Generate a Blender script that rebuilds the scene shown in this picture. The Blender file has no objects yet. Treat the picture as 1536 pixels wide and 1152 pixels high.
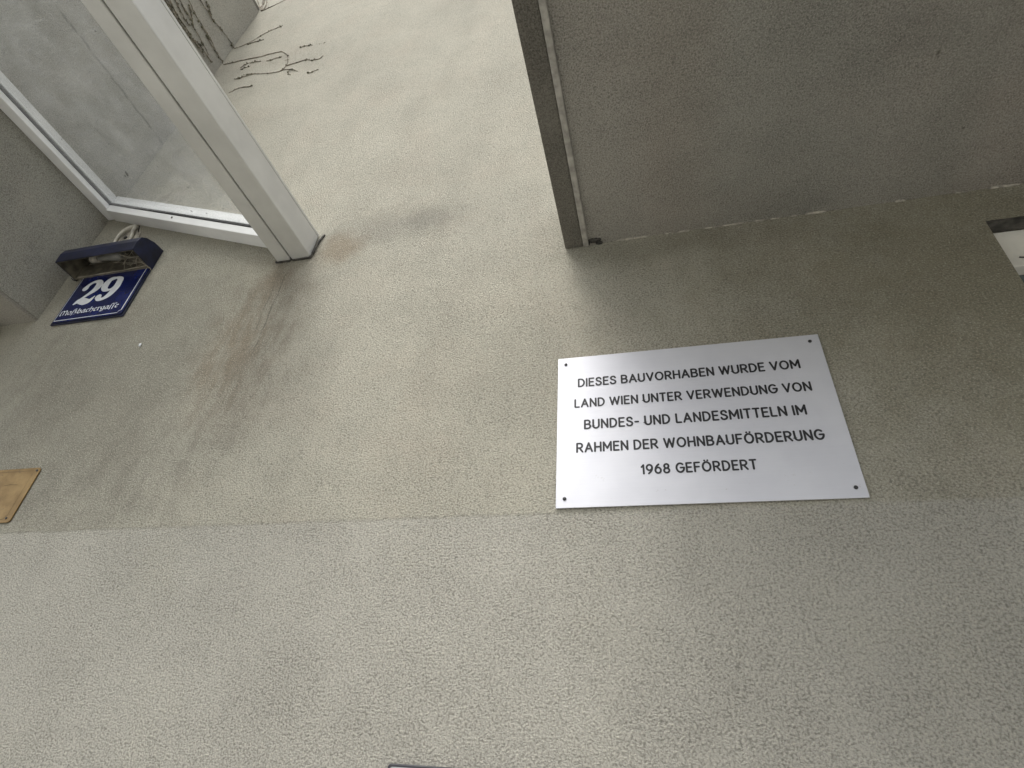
import bpy, bmesh, math, random
from mathutils import Vector, Matrix
random.seed(29)
sc = bpy.context.scene
col = sc.collection
R = math.radians

# ---------------------------------------------------------------- scale of the place
S = 1.15          # metres from the lens to the wall (the layout below is in this unit)
EYE = 1.55        # height of the lens above the pavement
def U(x, n, z):   # x right along the wall, n = 0 at the lens .. 1 at the wall, z above eye level
    return Vector((x*S, (n-1.0)*S, EYE + z*S))

# ---------------------------------------------------------------- camera
cam = bpy.data.cameras.new('camera'); co = bpy.data.objects.new('camera', cam); col.objects.link(co)
cam.sensor_width = 36.0; cam.lens = 880.0/1536.0*36.0
cam.clip_start = 0.02; cam.clip_end = 2000.0
v = Vector((100, -1226, 880)).normalized()
h = -Vector((-3718, 329, 880)); h = (h - v*h.dot(v)).normalized()
n_ = h.cross(v); n_ = n_ if n_.z > 0 else -n_
rot = Matrix(((h.x, -h.y, -h.z), (n_.x, -n_.y, -n_.z), (v.x, -v.y, -v.z)))
co.matrix_world = Matrix.Translation(U(0, 0, 0)) @ rot.to_4x4()
sc.camera = co

# ---------------------------------------------------------------- overcast daylight
SUN_EL, SUN_ROT = 62, 205
w = bpy.data.worlds.new('World'); sc.world = w; w.use_nodes = True
nt = w.node_tree; bg = nt.nodes['Background']
sky = nt.nodes.new('ShaderNodeTexSky'); sky.sky_type = 'NISHITA'; sky.sun_disc = False
sky.sun_elevation = R(SUN_EL); sky.sun_rotation = R(SUN_ROT)
sky.air_density = 1.0; sky.dust_density = 4.0; sky.ozone_density = 1.0
hs = nt.nodes.new('ShaderNodeHueSaturation'); hs.inputs['Saturation'].default_value = 0.22   # cloud cover
nt.links.new(sky.outputs[0], hs.inputs['Color']); nt.links.new(hs.outputs[0], bg.inputs['Color'])
bg.inputs['Strength'].default_value = 0.12
sun = bpy.data.lights.new('sun', 'SUN'); sun.energy = 0.8; sun.angle = R(25); sun.color = (1, .98, .94)
so = bpy.data.objects.new('sun', sun); col.objects.link(so); so.location = (-3, -8, 12)
# world +Y is rotation 0; the sun stands behind the camera's left shoulder
az = R(SUN_ROT)
d = Vector((math.sin(az)*math.cos(R(SUN_EL)), math.cos(az)*math.cos(R(SUN_EL)), math.sin(R(SUN_EL))))
so.rotation_euler = d.to_track_quat('Z', 'Y').to_euler()
sc.view_settings.view_transform = 'Standard'; sc.view_settings.look = 'None'
sc.view_settings.exposure = 1.27; sc.view_settings.gamma = 1.0
sc.view_settings.use_curve_mapping = False

# ---------------------------------------------------------------- helpers
def tag(o, label=None, cat=None, group=None, kind=None):
    if label: o['label'] = label
    if cat: o['category'] = cat
    if group: o['group'] = group
    if kind: o['kind'] = kind
    return o
def thing(name, label, cat, loc=(0, 0, 0), group=None):
    o = bpy.data.objects.new(name, None); col.objects.link(o); o.location = loc
    o.empty_display_size = .1
    return tag(o, label, cat, group)
def obj(name, bm, mat, parent=None, smooth=False, bevel=0.0, seg=2):
    bmesh.ops.recalc_face_normals(bm, faces=bm.faces[:])
    me = bpy.data.meshes.new(name); bm.to_mesh(me); bm.free()
    me.materials.append(mat)
    for p in me.polygons: p.use_smooth = smooth
    o = bpy.data.objects.new(name, me); col.objects.link(o)
    if parent:
        o.parent = parent
        root = parent
        off = Vector((0, 0, 0))
        while root: off += root.location; root = root.parent
        o.location = -off          # meshes are written in world coordinates
    if bevel:
        b = o.modifiers.new('bevel', 'BEVEL'); b.width = bevel; b.segments = seg; b.limit_method = 'ANGLE'; b.angle_limit = R(40)
    return o
def hexa(bm, p):     # 8 corners: bottom four (round), top four (round)
    vs = [bm.verts.new(q) for q in p]
    for f in ((0,1,2,3), (7,6,5,4), (0,4,5,1), (1,5,6,2), (2,6,7,3), (3,7,4,0)):
        bm.faces.new([vs[i] for i in f])
def box(bm, x0, x1, y0, y1, z0, z1):
    hexa(bm, [(x0,y0,z0),(x1,y0,z0),(x1,y1,z0),(x0,y1,z0),(x0,y0,z1),(x1,y0,z1),(x1,y1,z1),(x0,y1,z1)])
def ubox(bm, x0, x1, n0, n1, z0, z1):
    a = U(x0, n0, z0); b = U(x1, n1, z1)
    box(bm, a.x, b.x, a.y, b.y, a.z, b.z)
def BM(): return bmesh.new()
def prism(bm, pts, y0, y1):      # outline pts in (x, z) metres, from y0 (front) to y1
    a = [bm.verts.new((p[0], y0, p[1])) for p in pts]; b = [bm.verts.new((p[0], y1, p[1])) for p in pts]
    bm.faces.new(a); bm.faces.new(b[::-1])
    for i in range(len(pts)):
        j = (i+1) % len(pts); bm.faces.new((a[i], b[i], b[j], a[j]))
def tube(bm, pts, r, seg=6):     # r: number or list
    n = len(pts); pts = [Vector(p) for p in pts]; rings = []
    up = Vector((.13, .9, .31)).normalized()
    for i, p in enumerate(pts):
        t = (pts[min(i+1, n-1)] - pts[max(i-1, 0)]).normalized()
        a = t.cross(up).normalized(); b = t.cross(a)
        rr = r[i] if isinstance(r, (list, tuple)) else r
        rings.append([bm.verts.new(p + (a*math.cos(k*2*math.pi/seg) + b*math.sin(k*2*math.pi/seg))*rr) for k in range(seg)])
    for i in range(n-1):
        for k in range(seg):
            bm.faces.new((rings[i][k], rings[i][(k+1) % seg], rings[i+1][(k+1) % seg], rings[i+1][k]))
    bm.faces.new(rings[0]); bm.faces.new(rings[-1][::-1])
def catmull(p, k=6):
    p = [Vector(q) for q in p]
    if len(p) < 3: return p
    out = []
    q = [p[0]*2-p[1]] + p + [p[-1]*2-p[-2]]
    for i in range(1, len(q)-2):
        for s in range(k):
            t = s/k
            out.append(.5*((2*q[i]) + (q[i+1]-q[i-1])*t + (2*q[i-1]-5*q[i]+4*q[i+1]-q[i+2])*t*t + (3*q[i]-3*q[i+1]+q[i+2]-q[i-1])*t**3))
    out.append(p[-1]); return out
def rrect(x0, x1, z0, z1, r, k=5):
    out = []
    for cx, cz, a in ((x1-r, z1-r, 0), (x0+r, z1-r, 90), (x0+r, z0+r, 180), (x1-r, z0+r, 270)):
        for i in range(k+1):
            t = R(a + 90*i/k); out.append((cx + r*math.cos(t), cz + r*math.sin(t)))
    return out
def disc(bm, x, y, z, r, depth, seg=14, dome=0.0):   # a round boss facing the viewer (-y)
    prev = None
    prof = [(r, 0), (r, depth), (r*.8, depth+dome*.5), (r*.45, depth+dome*.9)] if dome else [(r, 0), (r, depth)]
    for rr, dd in prof:
        ring = [bm.verts.new((x+rr*math.cos(k*2*math.pi/seg), y-dd, z+rr*math.sin(k*2*math.pi/seg))) for k in range(seg)]
        if prev:
            for k in range(seg): bm.faces.new((prev[k], prev[(k+1) % seg], ring[(k+1) % seg], ring[k]))
        prev = ring
    bm.faces.new(prev)

# ---------------------------------------------------------------- node helpers
class NG:
    def __init__(s, name):
        s.m = bpy.data.materials.new(name); s.m.use_nodes = True; s.t = s.m.node_tree; s.N = s.t.nodes
        s.b = s.N['Principled BSDF']; s.out = s.N['Material Output']
        s.co = s.N.new('ShaderNodeTexCoord').outputs['Object']
    def lk(s, a, b):
        if hasattr(a, 'is_output'): s.t.links.new(a, b)
        else: b.default_value = a
    def noise(s, scale, detail=3, rough=.55, vec=None, stretch=None, dist=0, color=False):
        n = s.N.new('ShaderNodeTexNoise'); n.inputs['Scale'].default_value = scale
        n.inputs['Detail'].default_value = detail; n.inputs['Roughness'].default_value = rough
        n.inputs['Distortion'].default_value = dist
        vv = vec or s.co
        if stretch: vv = s.vmul(vv, stretch)
        s.t.links.new(vv, n.inputs['Vector'])
        return n.outputs['Color' if color else 'Fac']
    def vmul(s, a, b):
        n = s.N.new('ShaderNodeVectorMath'); n.operation = 'MULTIPLY'; s.lk(a, n.inputs[0]); s.lk(b, n.inputs[1]); return n.outputs[0]
    def vsub(s, a, b):
        n = s.N.new('ShaderNodeVectorMath'); n.operation = 'SUBTRACT'; s.lk(a, n.inputs[0]); s.lk(b, n.inputs[1]); return n.outputs[0]
    def vadd(s, a, b):
        n = s.N.new('ShaderNodeVectorMath'); n.operation = 'ADD'; s.lk(a, n.inputs[0]); s.lk(b, n.inputs[1]); return n.outputs[0]
    def vlen(s, a):
        n = s.N.new('ShaderNodeVectorMath'); n.operation = 'LENGTH'; s.lk(a, n.inputs[0]); return n.outputs['Value']
    def ma(s, op, a, b=0.0, clamp=False):
        n = s.N.new('ShaderNodeMath'); n.operation = op; n.use_clamp = clamp; s.lk(a, n.inputs[0]); s.lk(b, n.inputs[1]); return n.outputs[0]
    def mr(s, a, f0, f1, t0=0.0, t1=1.0, smooth=True):
        n = s.N.new('ShaderNodeMapRange'); n.interpolation_type = 'SMOOTHSTEP' if smooth else 'LINEAR'
        s.lk(a, n.inputs[0])
        for i, q in enumerate((f0, f1, t0, t1)): n.inputs[i+1].default_value = q
        return n.outputs[0]
    def mix(s, f, a, b, mode='MIX'):
        n = s.N.new('ShaderNodeMix'); n.data_type = 'RGBA'; n.blend_type = mode
        s.lk(f, n.inputs[0])
        for q, i in ((a, 6), (b, 7)):
            if isinstance(q, tuple): q = (*q, 1) if len(q) == 3 else q
            s.lk(q, n.inputs[i])
        return n.outputs[2]
    def bump(s, hgt, strength, dist, normal=None):
        n = s.N.new('ShaderNodeBump'); n.inputs['Strength'].default_value = strength; n.inputs['Distance'].default_value = dist
        s.lk(hgt, n.inputs['Height'])
        if normal: s.t.links.new(normal, n.inputs['Normal'])
        s.t.links.new(n.outputs[0], s.b.inputs['Normal']); return n.outputs[0]
    def sep(s, i):
        n = s.N.new('ShaderNodeSeparateXYZ'); s.t.links.new(s.co, n.inputs[0]); return n.outputs[i]

def simple(name, c, rough=.5, metal=0.0, nscale=30, namt=.12, bumpd=0.0, bscale=200, spec=.5):
    g = NG(name)
    f = g.noise(nscale, 4)
    dark = tuple(x*(1-namt*1.6) for x in c); light = tuple(min(1, x*(1+namt)) for x in c)
    g.lk(g.mix(g.mr(f, .3, .7), dark, light), g.b.inputs['Base Color'])
    g.b.inputs['Roughness'].default_value = rough; g.b.inputs['Metallic'].default_value = metal
    g.b.inputs['Specular IOR Level'].default_value = spec
    if bumpd: g.bump(g.noise(bscale, 3), .6, bumpd)
    return g.m

def plaster(name, upper, lower=None, stains_shade=(), grime=.25, cracks=(), grain=1.0, tilt=None):
    g = NG(name)
    X, Z = g.sep(0), g.sep(2)
    # rough-cast coat: granules a few millimetres across, trowelled waviness
    g1 = g.noise(205*grain, 5, .7, stretch=(1, 1, 1.25)); g2 = g.noise(520*grain, 2, .6)
    patch = g.mr(g.noise(5, 3, .6), .3, .7, .80, 1.05)
    vo = g.N.new('ShaderNodeTexVoronoi'); vo.inputs['Scale'].default_value = 260*grain
    wob = g.vmul(g.vsub(g.noise(60, 2, color=True), (.5, .5, .5)), (.012, .012, .012))
    g.t.links.new(g.vadd(g.co, wob), vo.inputs['Vector'])
    hgt = g.ma('ADD', g.ma('MULTIPLY', g.mr(g1, .25, .75, smooth=False), .85), g.ma('MULTIPLY', g2, .35))
    hgt = g.ma('SUBTRACT', hgt, g.ma('MULTIPLY', vo.outputs['Distance'], .45))
    wave = g.noise(7, 3, .5)
    big = g.noise(1.7, 4, .6)
    base = g.mix(g.mr(big, .3, .7), tuple(c*.93 for c in upper), tuple(min(1, c*1.06) for c in upper))
    # faint warm / cool clouding of old paint
    tint = g.noise(4.3, 4, .65)
    md = g.noise(15, 5, .7)
    base = g.mix(g.mr(md, .42, .75, 0, .22), base, tuple(c*.68 for c in upper))
    base = g.mix(g.mr(g.noise(11, 5, .7, stretch=(1, 1, .6)), .55, .8, 0, .3), base, tuple(min(1, c*1.25) for c in upper))
    base = g.mix(g.mr(tint, .42, .75, 0, .32), base, (upper[0]*1.04, upper[1]*.955, upper[2]*.93))
    if lower:
        zl = EYE + .441*S
        edge = g.ma('ADD', g.ma('ADD', Z, g.ma('MULTIPLY', g.noise(9, 3), .012)), g.ma('MULTIPLY', g.noise(90, 2), .006))
        m = g.mr(edge, zl+.0035, zl+.0145)
        lo = g.mix(g.mr(big, .3, .7), tuple(c*.95 for c in lower), tuple(c*1.05 for c in lower)); lo = g.mix(g.mr(g.noise(15, 5, .7), .45, .8, 0, .18), lo, tuple(c*.7 for c in lower)); lo = g.mix(g.mr(g.noise(3.1, 4, .6), .5, .75, 0, .5), lo, upper)
    # rain-washed vertical dirt
    st = g.noise(6, 4, .6, stretch=(1, 1, .16)); st2 = g.noise(26, 3, .6, stretch=(1, 1, .10))
    dirt = g.ma('ADD', g.mr(st, .45, .8, 0, grime), g.mr(st2, .5, .85, 0, grime*.25))
    base = g.mix(dirt, base, tuple(c*.55 for c in upper))
    for (cx, cz, rx, rz, amt, c, streaky) in stains_shade:
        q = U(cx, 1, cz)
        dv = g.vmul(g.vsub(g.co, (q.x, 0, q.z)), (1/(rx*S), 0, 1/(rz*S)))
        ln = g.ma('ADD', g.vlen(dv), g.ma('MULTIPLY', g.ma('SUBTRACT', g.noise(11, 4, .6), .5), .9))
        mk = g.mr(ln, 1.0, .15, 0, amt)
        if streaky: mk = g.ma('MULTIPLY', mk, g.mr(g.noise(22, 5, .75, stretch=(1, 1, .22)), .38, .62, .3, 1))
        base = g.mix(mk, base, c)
    if lower: base = g.mix(m, lo, base)
    for (ax, c0, lo_, hi_, wdt, amt) in cracks:      # 'z': horizontal hair crack at height c0; 'x': run-off line
        if ax == 'z':
            dd = g.ma('ABSOLUTE', g.ma('SUBTRACT', g.ma('ADD', Z, g.ma('MULTIPLY', g.noise(14, 4), .03)), c0+.015)); L = g.sep(1)
        else:
            dd = g.ma('ABSOLUTE', g.ma('SUBTRACT', g.ma('ADD', X, g.ma('MULTIPLY', g.noise(9, 3), .02)), c0+.01)); L = Z
        mk = g.ma('MULTIPLY', g.mr(dd, wdt, wdt*.2, 0, amt), g.ma('MULTIPLY', g.mr(L, lo_, lo_+.08), g.mr(L, hi_, hi_-.08)))
        mk = g.ma('MULTIPLY', mk, g.mr(g.noise(20, 3), .35, .6, .2, 1))
        base = g.mix(mk, base, (.07, .06, .045))
    # pits darkened and crests lightened in the colour, as relief shading would
    base = g.mix(g.ma('MULTIPLY', g.mr(hgt, .04, .50, .72, 0), patch), base, tuple(c*.34 for c in upper))
    base = g.mix(g.mr(hgt, .46, .72, 0, .6), base, tuple(min(1, c*1.35) for c in upper))
    spk = g.noise(210, 1, .5)
    base = g.mix(g.mr(spk, .75, .8, 0, .5), base, (.08, .075, .06))
    pit = g.noise(38, 2, .5)
    base = g.mix(g.mr(pit, .765, .80, 0, .55), base, (.07, .062, .045))
    g.lk(base, g.b.inputs['Base Color']); g.b.inputs['Roughness'].default_value = .92
    g.b.inputs['Specular IOR Level'].default_value = .2
    hh = g.ma('ADD', g.ma('MULTIPLY', g.ma('MULTIPLY', hgt, patch), .0066/grain), g.ma('MULTIPLY', wave, .006))
    if lower: hh = g.ma('ADD', hh, g.ma('MULTIPLY', m, .0035))
    g.bump(hh, .85, 1.0)
    return g.m

# ---------------------------------------------------------------- materials
BROWN = (.20, .135, .075)
stains_shade = [
    (-.70, 1.36, .40, .12, .34, (.17, .165, .14), False),
    (-.62, 1.37, .14, .06, .2, (.15, .15, .13), False),
    (-.86, 1.30, .12, .11, .55, (.27, .20, .12), False),
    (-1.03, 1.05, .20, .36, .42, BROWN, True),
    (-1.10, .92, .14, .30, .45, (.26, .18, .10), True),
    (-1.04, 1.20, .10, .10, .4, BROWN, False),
    (-.98, .80, .20, .30, .35, (.19, .15, .11), True),
    (-1.40, .85, .55, .75, .5, (.19, .18, .145), False),
    (-1.70, .85, .30, .45, .3, (.17, .16, .13), True),
    (-1.22, .58, .36, .20, .30, (.15, .14, .115), True),
    (.05, 1.12, .35, .07, .3, (.16, .15, .10), False),  # darker band on the wall just below the slab
    (.85, .9, 1.0, .75, .62, (.25, .225, .14), False),  # olive wall tone, also darkens the colour where the slab shades it
    (-1.47, 2.75, .5, .12, .25, (.2, .19, .16), True),
]
UPPER = (.515, .492, .405); LOWER = (.510, .490, .425)
M_wall = plaster('roughcast_plaster', UPPER, LOWER, stains_shade,
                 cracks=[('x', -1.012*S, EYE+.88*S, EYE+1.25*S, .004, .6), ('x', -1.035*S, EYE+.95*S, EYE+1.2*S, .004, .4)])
M_bay = plaster('bay_plaster', (.47, .455, .395), None, grime=.35, cracks=[('z', EYE+2.166*S, -1.6, .05, .010, .8)])
M_soffit = plaster('soffit_plaster', (.45, .425, .37), None, grime=.4, grain=1.25, stains_shade=((.3, 1.1, .3, 5, .35, (.30, .31, .27), False), (.9, 1.1, .35, 5, .35, (.33, .27, .22), False), (.1, 1.1, .12, 5, .3, (.38, .33, .27), False), (.62, 1.1, .10, 5, .3, (.27, .27, .23), False)))
M_drip = plaster('drip_concrete', (.23, .215, .18), None, grime=.5, grain=1.2)
M_bead = simple('bead_metal', (.36, .34, .30), .6, .0, 40, .2, .0006)
M_white = simple('white_profile_shaded', (.60, .595, .56), .3, .15, 6, .06, .00015, 60)  # frame white, lowered in colour for the shaded undersides of the beams
M_rail = simple('white_profile_lit', (.90, .90, .89), .25, .0, 6, .04, .00015, 60)  # same frame white, raised in colour for rail faces lit by the sky
M_gasket = simple('black_gasket', (.012, .012, .012), .6, 0, 30, .2)
M_seal = simple('grey_sealant', (.07, .065, .055), .8, 0, 40, .4, .001)
M_blue = simple('blue_enamel', (.010, .017, .10), .22, 0, 12, .25, .0002, 40)
M_darkblue = simple('dark_blue_paint', (.007, .010, .036), .4, 0, 25, .35, .0003, 120)
M_enamelwhite = simple('white_enamel', (.84, .86, .88), .25, 0, 30, .06)
M_hoodin = simple('hood_interior', (.15, .135, .10), .6, 0, 25, .35, .0005)
M_bulb = simple('frosted_bulb', (.22, .215, .19), .35, 0, 20, .1)
M_web = simple('dusty_cobweb', (.42, .38, .30), .9, 0, 30, .2)
M_ink = simple('black_engraving', (.018, .018, .02), .5, 0, 30, .2)
M_screw = simple('dark_screw', (.05, .05, .05), .4, .7, 80, .3)
M_cream = simple('cream_paint', (.55, .52, .44), .6, 0, 25, .2, .001)
M_patch = simple('bare_plaster', (.40, .37, .31), .9, 0, 40, .3, .002, 90)
M_vine = simple('dry_stem', (.23, .20, .15), .9, 0, 60, .4, .001)
M_leaf = simple('dry_leaf', (.13, .125, .08), .8, 0, 40, .4)
M_lamp = simple('opal_lamp', (.48, .46, .38), .35, 0, 10, .06)
M_steelbox = simple('grey_box_metal', (.30, .30, .31), .4, .6, 20, .1)
M_boxframe = simple('black_box_frame', (.03, .03, .035), .5, 0, 20, .2)
M_white2 = simple('white_window_paint', (.80, .78, .70), .5, 0, 14, .08, .0004)

def m_alu():
    g = NG('brushed_aluminium')
    br = g.noise(90, 3, .6, stretch=(.12, 1, 9)); sm = g.noise(5, 4, .6)
    g.lk(g.mix(g.mr(sm, .35, .7), (.63, .635, .67), (.68, .685, .715)), g.b.inputs['Base Color'])
    Z = g.sep(2)
    sp = g.ma('MULTIPLY', g.mr(g.noise(55, 4, .7), .64, .72, 0, .5), g.mr(Z, EYE+.55*S, EYE+.45*S))
    g.lk(g.mix(sp, g.b.inputs['Base Color'].links[0].from_socket, (.40, .38, .33)), g.b.inputs['Base Color'])
    g.b.inputs['Metallic'].default_value = .6
    g.lk(g.mr(br, .2, .8, .58, .68), g.b.inputs['Roughness'])
    g.bump(g.ma('ADD', g.ma('MULTIPLY', br, .00012), g.ma('MULTIPLY', g.noise(4, 2), .002)), .5, 1.0)
    return g.m
M_alu = m_alu()
def m_brass():
    g = NG('tarnished_brass')
    a = g.noise(12, 5, .65); b = g.noise(60, 4, .7)
    c = g.mix(g.mr(a, .35, .7), (.19, .115, .035), (.30, .20, .075))
    c = g.mix(g.mr(b, .60, .72, 0, .75), c, (.10, .07, .03))
    c = g.mix(g.mr(g.noise(18, 4, .6, stretch=(1, 1, .3), dist=1.5), .60, .68, 0, .45), c, (.22, .14, .05))
    g.lk(c, g.b.inputs['Base Color']); g.b.inputs['Metallic'].default_value = .35
    g.b.inputs['Roughness'].default_value = .45
    g.bump(b, .3, .0006); return g.m
M_brass = m_brass()
def m_glass():
    g = NG('dusty_canopy_glass')
    T = g.N.new('ShaderNodeBsdfTransparent'); T.inputs[0].default_value = (.92, .93, .925, 1)
    G = g.N.new('ShaderNodeBsdfGlossy'); G.inputs['Roughness'].default_value = .03
    fr = g.N.new('ShaderNodeFresnel'); 
    geo = g.N.new('ShaderNodeNewGeometry'); g.t.links.new(g.mr(geo.outputs['Backfacing'], 0, 1, 1.5, 1/1.5, False), fr.inputs[0])
    m1 = g.N.new('ShaderNodeMixShader'); g.t.links.new(fr.outputs[0], m1.inputs[0]); g.t.links.new(T.outputs[0], m1.inputs[1]); g.t.links.new(G.outputs[0], m1.inputs[2])
    D = g.N.new('ShaderNodeBsdfTranslucent'); D.inputs[0].default_value = (.66, .67, .67, 1)
    D2 = g.N.new('ShaderNodeBsdfDiffuse'); D2.inputs[0].default_value = (.5, .5, .49, 1)
    m2 = g.N.new('ShaderNodeMixShader'); m2.inputs[0].default_value = .5
    g.t.links.new(D.outputs[0], m2.inputs[1]); g.t.links.new(D2.outputs[0], m2.inputs[2])
    dirt = g.ma('ADD', g.mr(g.noise(9, 5, .65), .35, .7, .06, .12), g.mr(g.noise(26, 4, .7, stretch=(.35, 1.5, 1)), .55, .8, 0, .14))
    dirt = g.ma('ADD', dirt, g.mr(g.noise(60, 3, .6), .70, .78, 0, .2))
    m3 = g.N.new('ShaderNodeMixShader'); g.t.links.new(dirt, m3.inputs[0])
    g.t.links.new(m1.outputs[0], m3.inputs[1]); g.t.links.new(m2.outputs[0], m3.inputs[2])
    g.t.links.new(m3.outputs[0], g.out.inputs['Surface']); return g.m
M_glass = m_glass()
def m_pane():
    g = NG('window_pane')
    g.b.inputs['Base Color'].default_value = (.10, .125, .125, 1); g.b.inputs['Roughness'].default_value = .08
    g.b.inputs['Specular IOR Level'].default_value = .7
    g.lk(g.mix(g.noise(3, 3), (.08, .10, .10), (.13, .155, .155)), g.b.inputs['Base Color']); return g.m
M_pane = m_pane()
def m_ground():
    g = NG('pale_concrete_paving')
    a = g.noise(1.2, 5, .6); b = g.noise(120, 3, .6)
    c = g.mix(g.mr(a, .35, .65), (.21, .21, .195), (.28, .278, .26)); c = g.mix(g.mr(b, .4, .7, 0, .4), c, (.36, .355, .34))
    g.lk(c, g.b.inputs['Base Color']); g.b.inputs['Roughness'].default_value = .9; g.bump(b, .5, .004); return g.m
M_ground = m_ground()
M_opp = plaster('opposite_render', (.50, .48, .42), None, grime=.3)

# ---------------------------------------------------------------- ground
bm = BM(); box(bm, -300, 300, -300, 300, -1.0, 0.0)
tag(obj('ground', bm, M_ground), 'pale grey concrete courtyard at the foot of the plastered wall', None, None, 'structure')

# ---------------------------------------------------------------- the building
bld = thing('apartment_building', 'pale rough-plastered apartment house wall with a projecting bay, balcony slab and window', 'building', (0, 0, 0))
WX0, WX1, WZ0, WZ1 = .712*S, 1.75*S, EYE+.20*S, EYE+1.064*S     # window opening
bm = BM()
def grid(bm, x0, x1, z0, z1, step=.25):     # front sheet with a trace of trowelled unevenness
    nx = max(1, round((x1-x0)/step)); nz = max(1, round((z1-z0)/step)); V = {}
    for i in range(nx+1):
        for k in range(nz+1): V[i, k] = bm.verts.new((x0+(x1-x0)*i/nx, 0, z0+(z1-z0)*k/nz))
    for i in range(nx):
        for k in range(nz): bm.faces.new((V[i, k], V[i+1, k], V[i+1, k+1], V[i, k+1]))
T = .34
box(bm, -6, WX0, 0, T, 0, 9.5); box(bm, WX1, 7, 0, T, 0, 9.5)
box(bm, WX0, WX1, 0, T, 0, WZ0); box(bm, WX0, WX1, 0, T, WZ1, 9.5)
bmesh.ops.remove_doubles(bm, verts=bm.verts[:], dist=1e-5)
# drop the inner faces where the blocks butt
for f in list(bm.faces):
    c = f.calc_center_median()
    if abs(abs(f.normal.x)-1) < 1e-3 and (abs(c.x-WX0) < 1e-4 or abs(c.x-WX1) < 1e-4) and (c.z < WZ0-.01 or c.z > WZ1+.01) : bm.faces.remove(f)
wall = obj('plaster_wall', bm, M_wall, bld)
# bay on the left: side wall, underside, slab rims
BX = -1.908*S; BN = .25
bm = BM(); a = U(-1.908, BN, 1.166); b = U(-1.908, 1, 3.43)
box(bm, -5.0, BX, a.y, -.0005, a.z+.012, b.z)
obj('bay_wall', bm, M_bay, bld)
bm = BM(); box(bm, -4.998, BX-.003, a.y+.003, -.0005, a.z, a.z+.012)
obj('bay_underside', bm, M_soffit, bld)
bm = BM(); box(bm, -5.0, BX-.012, a.y+.01, -.0005, b.z, b.z+.05)
obj('bay_coping', bm, M_drip, bld)
# balcony slab on the right
sl = BM(); a = U(-.121, 0, 1.163)
box(sl, a.x, 6.5, -1.14*S*1.12, -.0005, a.z, a.z+.17)
slab = obj('balcony_slab', sl, M_soffit, bld)
bm = BM(); e0 = U(-.182, 0, 1.157); e1 = U(-.136, 0, 1.157)
box(bm, e0.x, e1.x, -1.165*S*1.12, -.0005, e0.z, e0.z+.20)
obj('slab_edge', bm, M_drip, bld, bevel=.003)
bm = BM(); box(bm, e1.x+.0005, a.x-.0005, -1.15*S*1.12, -.0008, e0.z-.004, e0.z+.15)
obj('drip_bead', bm, M_bead, bld, bevel=.003)
# crumbs of mortar where slab and wall meet
bm = BM()
for i in range(46):
    x = a.x + random.random()**1.3*1.1; s = random.uniform(.002, .006)
    bmesh.ops.create_icosphere(bm, subdivisions=1, radius=s, matrix=Matrix.Translation((x, -.001, a.z-.001)) @ Matrix.Diagonal((random.uniform(1, 5), .8, .7, 1)))
tag(obj('mortar_joint', bm, M_patch, bld, smooth=True), kind='stuff')
bm = BM()
for i in range(14):
    s = random.uniform(.004, .010)
    bmesh.ops.create_icosphere(bm, subdivisions=1, radius=s, matrix=Matrix.Translation((a.x+random.uniform(-.02, .03), -random.uniform(.002, .02), a.z-.003)) @ Matrix.Diagonal((1.4, 1, .6, 1)))
tag(obj('old_sealant', bm, M_seal, bld, smooth=True), kind='stuff')
# window
bm = BM(); box(bm, WX0+.0005, WX1-.0005, .001, .0335, WZ1-.009, WZ1-.0005); LINT = bm  # dark strip under the lintel, put in for the shade of the reveal
wn = S*.030
bm = BM(); box(bm, WX0+.001, WX1-.001, wn, wn+.09, EYE+.952*S, WZ1-.0095)
win = obj('window', bm, M_white2, bld, bevel=.003)
bm = BM(); box(bm, WX0+.001, WX0+.018, wn+.012, wn+.08, WZ0+.001, EYE+.952*S-.001); box(bm, WX1-.07, WX1-.001, wn+.012, wn+.08, WZ0+.001, EYE+.952*S-.001)
box(bm, WX0+.019, WX1-.071, wn+.012, wn+.08, WZ0+.001, WZ0+.06)
obj('frame', bm, M_white2, win, bevel=.002)
bm = BM(); box(bm, WX0+.0185, WX1-.0715, wn+.03, wn+.045, WZ0+.061, EYE+.952*S-.0015)
obj('pane', bm, M_pane, win)
obj('lintel_shade_strip', LINT, M_seal, win)
bm = BM(); tube(bm, [(WX0+.045, wn-.002, EYE+.975*S), (WX0+.07, wn-.004, EYE+.968*S), (WX0+.14, wn-.002, EYE+.962*S)], .0015)
obj('cord', bm, M_seal, win, smooth=True)

# ---------------------------------------------------------------- opposite house, across the court behind the viewer
opp = thing('opposite_house', 'plain rendered house across the courtyard behind the viewer', 'building', (0, -24, 0))
bm = BM(); box(bm, -22, 22, -33, -24, 0, 7.6); obj('wall', bm, M_opp, opp)
bm = BM(); box(bm, -22.4, 22.4, -33.4, -23.6, 7.6, 7.9); obj('roof', bm, M_drip, opp)
pm = None
for r_ in range(3):
    for c_ in range(9):
        x = -18+c_*4.5; z = 1.0+r_*2.2
        if pm is None:
            b1 = BM(); box(b1, -.65, .65, -24.02, -23.96, 0, 1.45); f0 = obj('window', b1, M_white2, opp)
            b2 = BM(); box(b2, -.57, .57, -23.958, -23.95, .08, 1.37); p0 = obj('pane', b2, M_pane, f0)
            pm = (f0, p0, f0.location.copy()); f0.location = pm[2] + Vector((x, 0, z)); p0.location = (0, 0, 0)
        else:
            f1 = pm[0].copy(); col.objects.link(f1); f1.parent = opp; f1.location = pm[2] + Vector((x, 0, z))
            p1 = pm[1].copy(); col.objects.link(p1); p1.parent = f1; p1.location = (0, 0, 0)

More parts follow.
